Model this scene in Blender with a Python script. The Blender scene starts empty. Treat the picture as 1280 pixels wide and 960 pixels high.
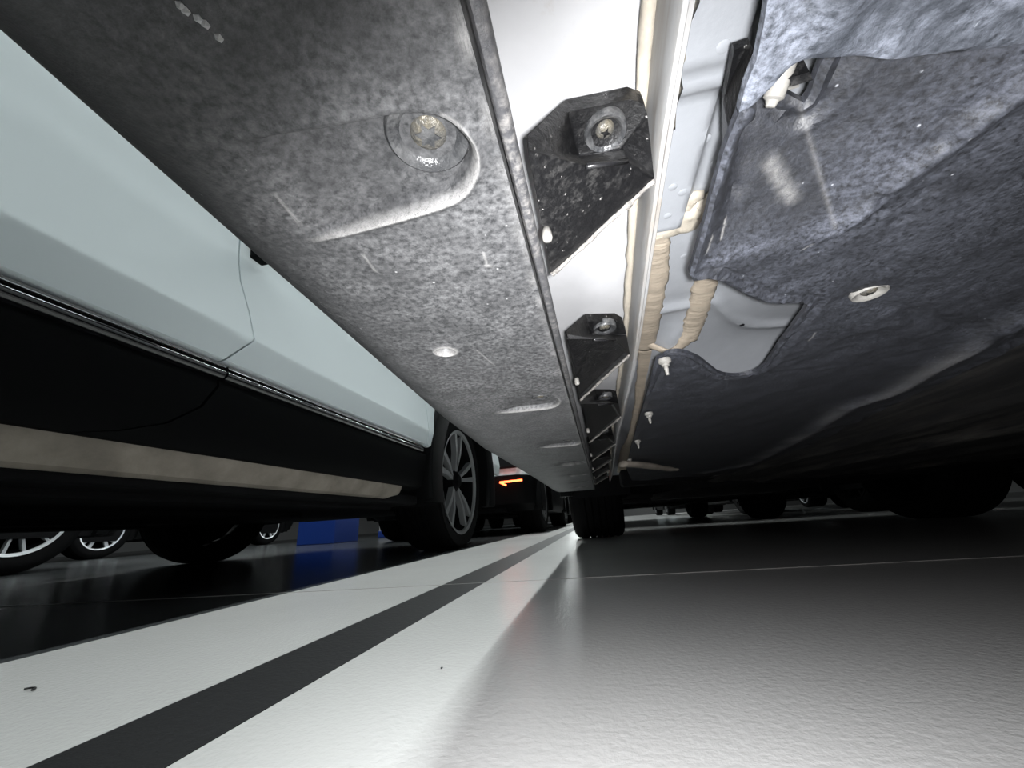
import bpy, bmesh, math, random
from mathutils import Vector, Matrix, geometry
from mathutils import noise as mn
random.seed(7)
D = bpy.data; SC = bpy.context.scene; COL = SC.collection
PI = math.pi
# ------------------------------------------------------------------ camera
H = .11; F = 480.
RX = Vector((.976, -.128, -.176)); RY = Vector((.208, .319, .925)); RZ = Vector((-.062, -.939, .338))
RY.normalize(); RX = (RX - RY*RX.dot(RY)).normalized(); RZ = RX.cross(RY)
if RZ.y > 0: RZ = -RZ
CAM = Vector((0, 0, H))
def ray(px, py):
    d = Vector((px-640, py-480, F)); return Vector((RX.dot(d), RY.dot(d), RZ.dot(d)))
def atz(px, py, z):
    d = ray(px, py); return CAM + d*((z-H)/d.z)
def aty(px, py, y):
    d = ray(px, py); return CAM + d*(y/d.y)
def atx(px, py, x):
    d = ray(px, py); return CAM + d*(x/d.x)
cam = D.cameras.new('camera'); co = D.objects.new('camera', cam); COL.objects.link(co)
cam.sensor_fit = 'HORIZONTAL'; cam.sensor_width = 36; cam.lens = 36*F/1280
cam.clip_start = .005; cam.clip_end = 200
right = Vector((RX.x, RY.x, RZ.x)); down = Vector((RX.y, RY.y, RZ.y)); fwd = Vector((RX.z, RY.z, RZ.z))
m = Matrix((( right.x, -down.x, -fwd.x, 0), (right.y, -down.y, -fwd.y, 0), (right.z, -down.z, -fwd.z, 0), (0, 0, 0, 1)))
co.matrix_world = Matrix.Translation(CAM) @ m
SC.camera = co
SC.view_settings.view_transform = 'Standard'; SC.view_settings.look = 'None'
SC.view_settings.exposure = 0; SC.view_settings.gamma = 1
w = D.worlds.new('world'); SC.world = w; w.use_nodes = True
w.node_tree.nodes['Background'].inputs[0].default_value = (.5, .6, .7, 1)
w.node_tree.nodes['Background'].inputs[1].default_value = .003
# the phone's flash beside the lens
fl = D.lights.new('camera_flash', 'SPOT'); fo = D.objects.new('camera_flash', fl); COL.objects.link(fo)
fl.energy = 9.2; fl.shadow_soft_size = .003; fl.color = (.98, .985, 1); fl.spot_size = math.radians(152); fl.spot_blend = 1
fo.matrix_world = Matrix.Translation(CAM + right*.006 - down*.001) @ (-ray(805, 650)).to_track_quat('Z', 'Y').to_matrix().to_4x4()
# ------------------------------------------------------------------ materials
def rgb(*c): return (c[0], c[1], c[2], 1)
def mat(name, base, rough=.5, metal=0, coat=0, spec=.5, bump=0, bscale=200, mottle=0, mscale=8, dust=None, dlo=.5, dhi=.7, dscale=30, damt=1, speck=None, sscale=90, sthr=.06, emis=None, estr=0, drough=None, streak=None, attr=False):
    M = D.materials.new(name); M.use_nodes = True
    nt = M.node_tree; N = nt.nodes; L = nt.links; b = N['Principled BSDF']
    b.inputs['Base Color'].default_value = rgb(*base); b.inputs['Roughness'].default_value = rough
    b.inputs['Metallic'].default_value = metal; b.inputs['Coat Weight'].default_value = coat
    b.inputs['Coat Roughness'].default_value = .08; b.inputs['Specular IOR Level'].default_value = spec
    if emis:
        b.inputs['Emission Color'].default_value = rgb(*emis); b.inputs['Emission Strength'].default_value = estr
    tc = N.new('ShaderNodeTexCoord'); mp = N.new('ShaderNodeMapping'); L.new(tc.outputs['Object'], mp.inputs[0])
    if streak: mp.inputs['Scale'].default_value = streak
    def nz(scale, det=5, r=.6, src=mp):
        n = N.new('ShaderNodeTexNoise'); n.inputs['Scale'].default_value = scale; n.inputs['Detail'].default_value = det
        n.inputs['Roughness'].default_value = r; L.new(src.outputs[0], n.inputs['Vector']); return n.outputs[0]
    def ramp(src, lo, hi):
        r = N.new('ShaderNodeMapRange'); r.inputs[1].default_value = lo; r.inputs[2].default_value = hi; r.clamp = True; L.new(src, r.inputs[0]); return r.outputs[0]
    def mul(a, v):
        x = N.new('ShaderNodeMath'); x.operation = 'MULTIPLY'; L.new(a, x.inputs[0])
        if hasattr(v, 'is_linked'): L.new(v, x.inputs[1])
        else: x.inputs[1].default_value = v
        return x.outputs[0]
    def mix(a, bcol, f):
        x = N.new('ShaderNodeMix'); x.data_type = 'RGBA'; L.new(f, x.inputs[0])
        if hasattr(a, 'is_linked'): L.new(a, x.inputs[6])
        else: x.inputs[6].default_value = rgb(*a)
        x.inputs[7].default_value = rgb(*bcol); return x.outputs[2]
    c = base; used = False
    if mottle:
        c = mix(c, [v*(1-mottle) for v in base], ramp(nz(mscale), .35, .65)); used = True
    if dust:
        big = ramp(nz(min(dscale*.12, 60), 3), .35, .62); fine = ramp(nz(dscale, 8, .72), dlo, dhi)
        f = mul(mul(big, fine), damt)
        if attr:
            at = N.new('ShaderNodeAttribute'); at.attribute_name = 'dust'  # dust amount; on the sill it also carries painted flash falloff
            ad = N.new('ShaderNodeMath'); ad.operation = 'MULTIPLY_ADD'; L.new(big, ad.inputs[0]); ad.inputs[1].default_value = .5; ad.inputs[2].default_value = .5
            f = mul(mul(mul(ad.outputs[0], fine), damt), at.outputs['Fac'])
        c = mix(c, dust, f); used = True
        if drough:
            r = N.new('ShaderNodeMapRange'); r.inputs[3].default_value = rough; r.inputs[4].default_value = drough; L.new(f, r.inputs[0]); L.new(r.outputs[0], b.inputs['Roughness'])
    if speck:
        v = N.new('ShaderNodeTexVoronoi'); v.inputs['Scale'].default_value = sscale; L.new(tc.outputs['Object'], v.inputs['Vector'])
        msk = ramp(v.outputs['Distance'], sthr, sthr*.5); msk = mul(msk, ramp(nz(sscale*.3, 2, .5, tc), .52, .6))
        c = mix(c, speck, msk); used = True
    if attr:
        at = N.new('ShaderNodeAttribute'); at.attribute_name = 'wear_glint'  # pale mix: scuffs plus highlights painted into the colour
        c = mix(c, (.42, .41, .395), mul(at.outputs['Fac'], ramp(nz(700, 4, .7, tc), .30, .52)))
    if used: L.new(c, b.inputs['Base Color'])
    if bump:
        bp = N.new('ShaderNodeBump'); bp.inputs['Strength'].default_value = bump; bp.inputs['Distance'].default_value = .002
        L.new(nz(bscale, 3), bp.inputs['Height']); L.new(bp.outputs[0], b.inputs['Normal'])
    return M
M = {}
M['floor'] = mat('floor_epoxy', (.56, .555, .545), .2, spec=.2, bump=.24, bscale=190, mottle=.12, mscale=1.5, speck=(.3, .29, .28), sscale=60, sthr=.03)
M['bay'] = mat('dark_bay_tone', (.06, .064, .066), .22, bump=.12, bscale=190, mottle=.15, mscale=2)
M['line'] = mat('black_paint', (.017, .0172, .018), .55, spec=.12, bump=.3, bscale=170, speck=(.3, .3, .3), sscale=80, sthr=.04)
M['concrete'] = mat('concrete', (.10, .105, .11), .85, bump=.4, bscale=20, mottle=.3)
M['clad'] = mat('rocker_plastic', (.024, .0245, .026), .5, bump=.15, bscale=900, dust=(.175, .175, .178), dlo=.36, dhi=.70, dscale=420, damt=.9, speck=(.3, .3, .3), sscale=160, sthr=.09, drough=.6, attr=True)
M['cladlip'] = mat('rocker_lip', (.05, .05, .053), .5, dust=(.22, .21, .2), dlo=.45, dhi=.7, dscale=300, bump=.2, bscale=600)
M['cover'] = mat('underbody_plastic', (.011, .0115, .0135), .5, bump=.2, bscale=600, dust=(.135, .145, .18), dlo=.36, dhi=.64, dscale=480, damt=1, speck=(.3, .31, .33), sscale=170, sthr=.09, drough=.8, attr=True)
M['dusty'] = mat('underbody_plastic_dusty', (.03, .034, .042), .6, bump=.25, bscale=600, dust=(.19, .205, .245), dlo=.36, dhi=.62, dscale=420, damt=1, speck=(.5, .52, .55), sscale=120, sthr=.1, drough=.85)
M['mud'] = mat('dried_mud', (.12, .11, .10), .9, bump=.6, bscale=300, mottle=.5, mscale=60)
M['brk'] = mat('bracket_plastic', (.005, .005, .0055), .36, bump=.25, bscale=500, dust=(.045, .044, .043), dlo=.5, dhi=.72, dscale=300, damt=.9, speck=(.3, .29, .28), sscale=260, sthr=.16)
M['burr'] = mat('torn_edge', (.27, .255, .235), .7, bump=.6, bscale=500, mottle=.6, mscale=300)
M['white'] = mat('white_body_paint', (.64, .64, .65), .4, coat=.3, mottle=.06, mscale=40, dust=(.42, .36, .30), dlo=.60, dhi=.72, dscale=60, damt=.5)
M['own'] = mat('silver_white_paint', (.78, .79, .80), .35, coat=.6)
M['pan'] = mat('grey_primer', (.38, .395, .42), .4, coat=.15, mottle=.06, mscale=60, bump=.05, bscale=300)
M['flange'] = mat('flange_paint', (.33, .33, .33), .55, dust=(.20, .165, .12), dlo=.45, dhi=.68, dscale=70, damt=.8, streak=(1, .15, 1))
M['seal'] = mat('tan_sealer', (.50, .425, .335), .6, bump=.5, bscale=140, mottle=.22, mscale=60, streak=(.4, 2.2, 1))
M['seal2'] = mat('cream_sealer', (.52, .47, .39), .5, bump=.4, bscale=160, mottle=.15, mscale=90)
M['steel'] = mat('bolt_steel', (.085, .082, .075), .35, metal=.2, bump=.4, bscale=700, dust=(.16, .14, .10), dlo=.45, dhi=.65, dscale=200)
M['zinc'] = mat('dirty_cap', (.03, .031, .033), .3, bump=.3, bscale=500, dust=(.13, .13, .13), dlo=.42, dhi=.62, dscale=120)
M['clip'] = mat('pale_clip', (.28, .27, .25), .5, mottle=.3, mscale=200)
M['silver'] = mat('silver_paint', (.80, .87, .89), .38, metal=.0, coat=.5)
M['blackpl'] = mat('black_cladding', (.004, .0043, .0046), .6, spec=.05, bump=.1, bscale=600)
M['ridge'] = mat('polished_ridge', (.012, .012, .013), .25, spec=.9)
M['gloss'] = mat('gloss_black', (.006, .006, .007), .08, coat=1)
M['chrome'] = mat('thin_chrome', (.7, .72, .75), .15, metal=1)
M['dirt'] = mat('dusty_sill', (.34, .30, .255), .9, spec=.2, bump=.4, bscale=90, mottle=.35, mscale=12)
M['rubber'] = mat('rubber', (.006, .006, .0065), .85, spec=.1, bump=.3, bscale=120, mottle=.3, mscale=20)
M['dark'] = mat('dark_underbody', (.006, .006, .007), .85, spec=.2, bump=.3, bscale=60, mottle=.4)
M['alloy'] = mat('machined_alloy', (.20, .205, .21), .4)
M['brightalloy'] = mat('bright_alloy', (.9, .92, .95), .3, metal=.5)
M['alloyblack'] = mat('black_alloy', (.004, .004, .0045), .7, spec=.06)
M['glass'] = mat('dark_glass', (.008, .010, .012), .06, coat=1)
M['darkpaint'] = mat('dark_grey_paint', (.06, .065, .07), .3, metal=.4, coat=.8)
M['bluepaint'] = mat('blue_paint', (.006, .035, .22), .45)
M['whitewall'] = mat('white_wall_paint', (.3, .3, .3), .7)
M['tail'] = mat('red_lit_lamp', (.5, .02, .01), .3, emis=(1, .10, .03), estr=9)
M['tailoff'] = mat('red_lens', (.25, .008, .008), .15, coat=1)
M['lamp'] = mat('lamp_diffuser', (.9, .9, .9), .5, emis=(.95, 1, 1), estr=14)
M['lampbody'] = mat('lamp_housing', (.6, .6, .6), .5)
M['paint'] = mat('paint_fleck', (.4, .4, .4), .6)
# ------------------------------------------------------------------ helpers
WL = {}
def link(name, me, mt, parent=None, loc=(0, 0, 0), smooth=False):
    """mesh is in coordinates around loc (world); parented objects are placed relative to the parent's world place"""
    me.materials.append(mt) if mt else None
    if smooth:
        for p in me.polygons: p.use_smooth = True
    o = D.objects.new(name, me); COL.objects.link(o)
    loc = Vector(loc); WL[o.name] = loc
    if parent: o.parent = parent; o.location = loc - WL[parent.name]
    else: o.location = loc
    return o
def fin(name, bm, mt, parent=None, loc=(0, 0, 0), smooth=False, auto=None):
    me = D.meshes.new(name)
    bmesh.ops.recalc_face_normals(bm, faces=bm.faces)
    if loc != (0, 0, 0):
        bmesh.ops.translate(bm, verts=bm.verts, vec=-Vector(loc))
    bm.to_mesh(me); bm.free()
    o = link(name, me, mt, parent, loc, smooth)
    if smooth and auto:
        me.set_sharp_from_angle(angle=math.radians(auto))
    return o
def paint(o, fn, wear_glint=None):
    me = o.data; a = me.attributes.new('dust', 'FLOAT', 'POINT'); l = WL[o.name]
    b = me.attributes.new('wear_glint', 'FLOAT', 'POINT')
    a = me.attributes['dust']
    for i, v in enumerate(me.vertices): a.data[i].value = fn(v.co+l)
    if wear_glint:
        for i, v in enumerate(me.vertices): b.data[i].value = wear_glint(v.co+l)
    return o
def thing(name, label, cat, loc=(0, 0, 0), group=None):
    o = D.objects.new(name, None); COL.objects.link(o); o.location = loc; WL[o.name] = Vector(loc)
    o.empty_display_size = .1
    o['label'] = label; o['category'] = cat
    if group: o['group'] = group
    return o
def tag(o, label, cat, group=None):
    o['label'] = label; o['category'] = cat
    if group: o['group'] = group
    return o
def centre(bm):
    c = Vector()
    for v in bm.verts: c += v.co
    return tuple(c/len(bm.verts))
def box(bm, x0, x1, y0, y1, z0, z1, bev=0):
    r = bmesh.ops.create_cube(bm, size=1)
    bmesh.ops.scale(bm, verts=r['verts'], vec=(x1-x0, y1-y0, z1-z0))
    bmesh.ops.translate(bm, verts=r['verts'], vec=((x0+x1)/2, (y0+y1)/2, (z0+z1)/2))
    if bev:
        es = list({e for v in r['verts'] for e in v.link_edges})
        bmesh.ops.bevel(bm, geom=es, offset=bev, segments=2, affect='EDGES', profile=.5)
def grid(bm, rows, closed=False, close_rows=False):
    vs = [[bm.verts.new(p) for p in r] for r in rows]
    n = len(vs[0])
    for i in range(len(vs)-(0 if close_rows else 1)):
        for j in range(n-(0 if closed else 1)):
            a, b, c, d = vs[i][j], vs[i][(j+1) % n], vs[(i+1) % len(vs)][(j+1) % n], vs[(i+1) % len(vs)][j]
            if len({a, b, c, d}) == 4: bm.faces.new((a, b, c, d))
    return vs
def frame(t):
    t = t.normalized(); u = t.cross(Vector((0, 0, 1)))
    if u.length < 1e-3: u = t.cross(Vector((1, 0, 0)))
    u.normalize(); return u, u.cross(t).normalized()
def tube(bm, pts, r, seg=10, flat=1, jit=0):
    """tube along pts; r may be a list; flat squashes the section along its second axis"""
    pts = [Vector(p) for p in pts]; rows = []
    for i, p in enumerate(pts):
        t = (pts[min(i+1, len(pts)-1)] - pts[max(i-1, 0)]); u, v = frame(t)
        rr = r[i] if isinstance(r, (list, tuple)) else r
        row = []
        for k in range(seg):
            a = 2*PI*k/seg; q = rr*(1+jit*mn.noise(p*160+Vector((k*.7, 0, 0))))
            row.append(p + u*math.cos(a)*q + v*math.sin(a)*q*flat)
        rows.append(row)
    vs = grid(bm, rows, closed=True)
    for row in (vs[0], vs[-1]):
        try: bm.faces.new(row)
        except ValueError: pass
def spline(pts, n=8):
    pts = [Vector(p) for p in pts]; out = []
    for i in range(len(pts)-1):
        p0, p1, p2, p3 = pts[max(i-1, 0)], pts[i], pts[i+1], pts[min(i+2, len(pts)-1)]
        for k in range(n):
            t = k/n
            out.append(.5*((2*p1) + (p2-p0)*t + (2*p0-5*p1+4*p2-p3)*t*t + (3*p1-p0-3*p2+p3)*t**3))
    out.append(pts[-1]); return out
def lathe(bm, prof, axis='Z', seg=32, mtx=None):
    """prof: (radius, height) pairs"""
    rows = []
    for r, h in prof:
        row = []
        for k in range(seg):
            a = 2*PI*k/seg
            p = Vector((r*math.cos(a), r*math.sin(a), h))
            if axis == 'X': p = Vector((h, r*math.cos(a), r*math.sin(a)))
            if mtx: p = mtx @ p
            row.append(p)
        rows.append(row)
    vs = grid(bm, rows, closed=True)
    for row, pr in ((vs[0], prof[0]), (vs[-1], prof[-1])):
        if pr[0] > 1e-5:
            try: bm.faces.new(row)
            except ValueError: pass
    bmesh.ops.remove_doubles(bm, verts=bm.verts, dist=1e-6)
def sstep(a, b, x):
    if a == b: return 1. if x > a else 0.
    t = max(0., min(1., (x-a)/(b-a))); return t*t*(3-2*t)
def seg_d(p, a, b):
    ab = b-a; t = max(0, min(1, (p-a).dot(ab)/max(ab.length_squared, 1e-12))); return (p-(a+ab*t)).length
def line_d(p, pts): return min(seg_d(p, pts[i], pts[i+1]) for i in range(len(pts)-1))
def inside(p, poly):
    c = False; n = len(poly)
    for i in range(n):
        a, b = poly[i], poly[i-1]
        if (a.y > p.y) != (b.y > p.y) and p.x < (b.x-a.x)*(p.y-a.y)/(b.y-a.y)+a.x: c = not c
    return c
def sheet(outline, pts, zf, thick=.003, lip=0):
    """sheet with a given outline in plan, heights zf(p), underside first, with thickness upwards"""
    out = [Vector((p[0], p[1])) for p in outline]; n = len(out)
    V = list(out); bound = out+[out[0]]
    for p in pts:
        p = Vector((p[0], p[1]))
        if inside(p, out) and line_d(p, bound) > .0008: V.append(p)
    r = geometry.delaunay_2d_cdt(V, [], [list(range(n))], 1, 1e-7)
    bm = bmesh.new(); vs = []
    for p in r[0]:
        vs.append(bm.verts.new((p.x, p.y, zf(p))))
    for f in r[2]:
        try: bm.faces.new([vs[i] for i in f])
        except ValueError: pass
    bmesh.ops.recalc_face_normals(bm, faces=bm.faces)
    ed = [e for e in bm.edges if e.is_boundary]
    ex = bmesh.ops.extrude_edge_only(bm, edges=ed)
    for v in ex['geom']:
        if isinstance(v, bmesh.types.BMVert): v.co.z += thick
    return bm
def P2(pts, z): return [atz(px, py, z) for px, py in pts]
def dens(pts, d):
    out = []
    for i in range(len(pts)-1):
        a, b = Vector(pts[i]), Vector(pts[i+1]); n = max(1, int((b-a).length/d))
        for k in range(n): out.append(a.lerp(b, k/n))
    out.append(Vector(pts[-1])); return out
def interp(tab, x):
    if x <= tab[0][0]: return tab[0][1]
    for (a, b), (c, d) in zip(tab, tab[1:]):
        if x <= c: return b+(d-b)*(x-a)/(c-a)
    return tab[-1][1]
# ------------------------------------------------------------------ the setting
def struct(name, bm, mt, loc=(0, 0, 0), parent=None, smooth=False):
    o = fin(name, bm, mt, parent, loc, smooth)
    if not parent: o['kind'] = 'structure'
    return o
XL, XR, YB, YF, CH = -13., 15., -7., 34., 2.75
bm = bmesh.new(); box(bm, XL, XR, YB, YF, -.1, 0); floor = struct('floor', bm, M['floor']); floor['label'] = 'glossy pale grey epoxy garage floor'
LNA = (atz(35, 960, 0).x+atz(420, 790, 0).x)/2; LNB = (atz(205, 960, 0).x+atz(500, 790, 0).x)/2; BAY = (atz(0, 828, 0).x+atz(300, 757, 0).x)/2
bm = bmesh.new(); box(bm, XL, BAY, YB, YF, -.01, .0003); o = fin('dark_bay', bm, M['bay'], floor); o['label'] = 'dark glossy bay floor on the left'  # thin dark sheet laid over the floor left of the bay edge
bm = bmesh.new(); box(bm, LNA, LNB, YB+.5, YF-1, 0, .0005); ln = fin('painted_line', bm, M['line'], floor); ln['label'] = 'black painted bay line on the floor'
ja, jb = atz(340, 742, 0), atz(1280, 695, 0); jd = (jb-ja).normalized()
bm = bmesh.new(); j0, j1 = ja-jd*5, ja+jd*6; n_ = Vector((-jd.y, jd.x, 0))*.0009
vs = [bm.verts.new(p + Vector((0, 0, .0008))) for p in (j0-n_, j1-n_, j1+n_, j0+n_)]; f = bm.faces.new(vs)
ex = bmesh.ops.extrude_face_region(bm, geom=[f]); [setattr(v.co, 'z', 0.) for v in ex['geom'] if isinstance(v, bmesh.types.BMVert)]
jm = mat('joint_filler', (.30, .29, .28), .6); fin('expansion_joint', bm, jm, floor)
bm = bmesh.new(); box(bm, XL, XR, YB, YF, CH, CH+.2); struct('ceiling', bm, M['concrete'])
for nm, b in (('wall_left', (XL-.2, XL, YB, YF, 0, CH)), ('wall_right', (XR, XR+.2, YB, YF, 0, CH)), ('wall_front', (XL, XR, YF, YF+.2, 0, CH)), ('wall_back', (XL, XR, YB-.2, YB, 0, CH))):
    bm = bmesh.new(); box(bm, *b); struct(nm, bm, M['whitewall'])
# ceiling tube lights (each with its own lamp)
def tube_light(x, y, label, ln=1.5, power=42, group=None):
    t = thing('ceiling_light', label, 'ceiling light', (x, y, CH-.07), group)
    bm = bmesh.new(); box(bm, x-.05, x+.05, y-ln/2, y+ln/2, CH-.05, CH, .008); fin('housing', bm, M['lampbody'], t, (x, y, CH-.03))
    bm = bmesh.new(); box(bm, x-.035, x+.035, y-ln/2+.02, y+ln/2-.02, CH-.07, CH-.05, .006); fin('diffuser', bm, M['lamp'], t, (x, y, CH-.06))
    a = D.lights.new('tube_lamp', 'AREA'); a.shape = 'RECTANGLE'; a.size = .045; a.size_y = ln-.04; a.energy = power; a.color = (.93, 1, .99)
    o = D.objects.new('tube_lamp', a); COL.objects.link(o); o.parent = t; o.location = (0, 0, -.005)
    return t
for i, y in enumerate([-1.0+1.7*k for k in range(16)]):
    tube_light(-.54, y, 'long tube ceiling light over the black bay line between the two rows of cars', power=25, group='tube lights over the bay line')
for y in (1.2, 3., 4.8):  # unseen row added to brighten the slim-spoked wheel
    tube_light(-2.86, y, 'added tube light to brighten the wheel left of the silver car', power=14, group='added tube lights left of the silver car')
for y in (3.6, 5.6):  # unseen row set here to brighten the second left wheel
    tube_light(-5.62, y, 'added tube light brightening the far left lane', power=30, group='added tube lights over the left lane')
for y in (21., 25., 29.):
    tube_light(4.45, y, 'long tube ceiling light over the far right lane', power=45, group='tube lights over the right lane')
for y in (15., 17., 19., 21., 23.):
    tube_light(-1.35, y, 'distant tube ceiling light at the end of the bay row', power=10, group='distant tube lights')
# ------------------------------------------------------------------ wheels and cars
def wheel(parent, c, side, R=.34, W=.235, rim_r=.235, pairs=5, spread=.2, wid=.03, face='alloy', back='alloyblack'):
    """c: centre of the outer face on the axle; side=+1 when the outer face looks to +x"""
    x, y, z = c; s = side
    bm = bmesh.new()
    pr = [(rim_r, -.008), (rim_r+.02, 0), (rim_r+.06, .004), (R-.025, 0), (R-.008, -.012), (R, -.035)]
    nt = 5
    for k in range(nt):
        a = -.05-(W-.1)*k/nt; b = a-(W-.1)/nt*.72; cc = a-(W-.1)/nt
        pr += [(R, a), (R, b), (R-.007, b-.001), (R-.007, cc+.001)]
    pr += [(R, -W+.035), (R-.008, -W+.012), (R-.025, -W), (rim_r+.05, -W-.002), (rim_r, -W+.01)]
    lathe(bm, [(r, h*s) for r, h in pr], 'X', 56, Matrix.Translation((x, y, z)))
    for f in list(bm.faces):
        if len(f.verts) > 4: bm.faces.remove(f)
    t = fin('tyre', bm, M['rubber'], parent, (x, y, z), True, 35)
    bm = bmesh.new()
    lathe(bm, [(rim_r+.004, .0*s), (rim_r-.012, -.004*s), (rim_r-.015, -.014*s)], 'X', 48, Matrix.Translation((x, y, z)))
    for f in list(bm.faces):
        if len(f.verts) > 4: bm.faces.remove(f)
    fin('rim_lip', bm, M[face], t, (x, y, z), True, 40)
    bm = bmesh.new(); lathe(bm, [(rim_r-.015, -.014*s), (rim_r-.03, -.04*s), (rim_r-.035, -(W-.02)*s)], 'X', 48, Matrix.Translation((x, y, z)))
    for f in list(bm.faces):
        if len(f.verts) > 4: bm.faces.remove(f)
    fin('rim_barrel', bm, M[back], t, (x, y, z), True, 40)
    bm = bmesh.new()
    lathe(bm, [(0, -.085*s), (rim_r-.036, -.095*s)], 'X', 40, Matrix.Translation((x, y, z)))
    lathe(bm, [(0, -.008*s), (.03, -.008*s), (.034, -.014*s), (.055, -.03*s), (.06, -.09*s)], 'X', 24, Matrix.Translation((x, y, z)))
    fin('hub', bm, M[back], t, (x, y, z), True, 40)
    bmk = None
    for k in range(pairs):
        for q in (-1, 1):
            a0 = 2*PI*k/pairs + .3; a1 = a0 + q*spread
            A = Vector((0, math.cos(a0+q*.12), math.sin(a0+q*.12)))*.05; B = Vector((0, math.cos(a1), math.sin(a1)))*(rim_r-.012)
            d = (B-A).normalized(); n = Vector((0, -d.z, d.y))
            bm = bmesh.new()
            va = []
            for P, wd, hx in ((A, wid*.55, -.028), (A.lerp(B, .5), wid*.8, -.012), (B, wid, -.010)):
                va.append([Vector((hx*s, 0, 0))+P-n*wd/2, Vector((hx*s, 0, 0))+P+n*wd/2, Vector(((hx-.03)*s, 0, 0))+P+n*wd*.4, Vector(((hx-.03)*s, 0, 0))+P-n*wd*.4])
            g = grid(bm, va, closed=True); bm.faces.new(g[0]); bm.faces.new(g[-1])
            bmesh.ops.translate(bm, verts=bm.verts, vec=(x, y, z))
            fin('spoke', bm, M[face], t, (x, y, z))
    return t
def ring(cx, y0, y1, hw, z, n=50, k=9):
    cy = (y0+y1)/2; hl = (y1-y0)/2; pts = []
    for i in range(n+1):
        t = math.sin(PI/2*math.sin(PI/2*(-1+2*i/n)))
        t = .5*t+.5*(-1+2*i/n)
        pts.append((cx+hw*max(0, 1-abs(t)**k)**(1/k)*(1 if abs(t) < 1 else 0), cy+hl*t, z))
    return pts + [(2*cx-p[0], p[1], p[2]) for p in pts[::-1][1:-1]]
def body(name, parent, levels, cx, yc, mt, axles=(), arch=.41, cap=False, capb=False, wz=.34):
    bm = bmesh.new(); rows = [ring(cx, yc+a, yc+b, hw, z) for z, hw, a, b in levels]
    vs = grid(bm, rows, closed=True)
    if cap: bm.faces.new(vs[-1])
    if capb: bm.faces.new(vs[0])
    kill = []
    for f in bm.faces:
        if len(f.verts) > 4: continue
        c = f.calc_center_median()
        for ya in axles:
            if abs(c.x-cx) > .6 and (c.y-ya)**2+(c.z-wz)**2 < arch**2 and c.z < .85: kill.append(f); break
    bmesh.ops.delete(bm, geom=kill, context='FACES')
    lo = (cx, yc, 0)
    return fin(name, bm, mt, parent, lo, True, 35)
def dense_levels(lv, dz=.04):
    out = []
    for a, b in zip(lv, lv[1:]):
        n = max(1, int((b[0]-a[0])/dz))
        for k in range(n): out.append(tuple(p+(q-p)*k/n for p, q in zip(a, b)))
    out.append(lv[-1]); return out
def arch_trim(parent, x, side, y, z=.34, r0=.385, r1=.46, mt='blackpl', depth=.05):
    bm = bmesh.new(); rows = []
    for k in range(31):
        a = -.35+(PI+.7)*k/30; c, s_ = math.cos(a), math.sin(a)
        rows.append([Vector((x-depth*side, y+r0*c, z+r0*s_)), Vector((x, y+r0*c, z+r0*s_)), Vector((x+.008*side, y+(r0+.02)*c, z+(r0+.02)*s_)), Vector((x+.006*side, y+(r1-.012)*c, z+(r1-.012)*s_)), Vector((x-.01*side, y+r1*c, z+r1*s_)), Vector((x-depth*side, y+r1*c, z+r1*s_))])
    g = grid(bm, rows, closed=True); bm.faces.new(g[0]); bm.faces.new(g[-1])
    for v in bm.verts: v.co.z = max(v.co.z, .21)
    return fin('wheel_arch_trim', bm, M[mt], parent, (x, y, z), True, 40)
def liner(parent, x0, x1, y, z=.34, r=.40):
    bm = bmesh.new(); rows = []
    for x in (x0, x1):
        rows.append([Vector((x, y+r*math.cos(a), max(.2, z+r*math.sin(a)))) for a in [-.4+(PI+.8)*k/20 for k in range(21)]])
    g = grid(bm, rows); bm.faces.new(g[1])
    return fin('wheel_arch_liner', bm, M['dark'], parent, ((x0+x1)/2, y, z))
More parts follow.
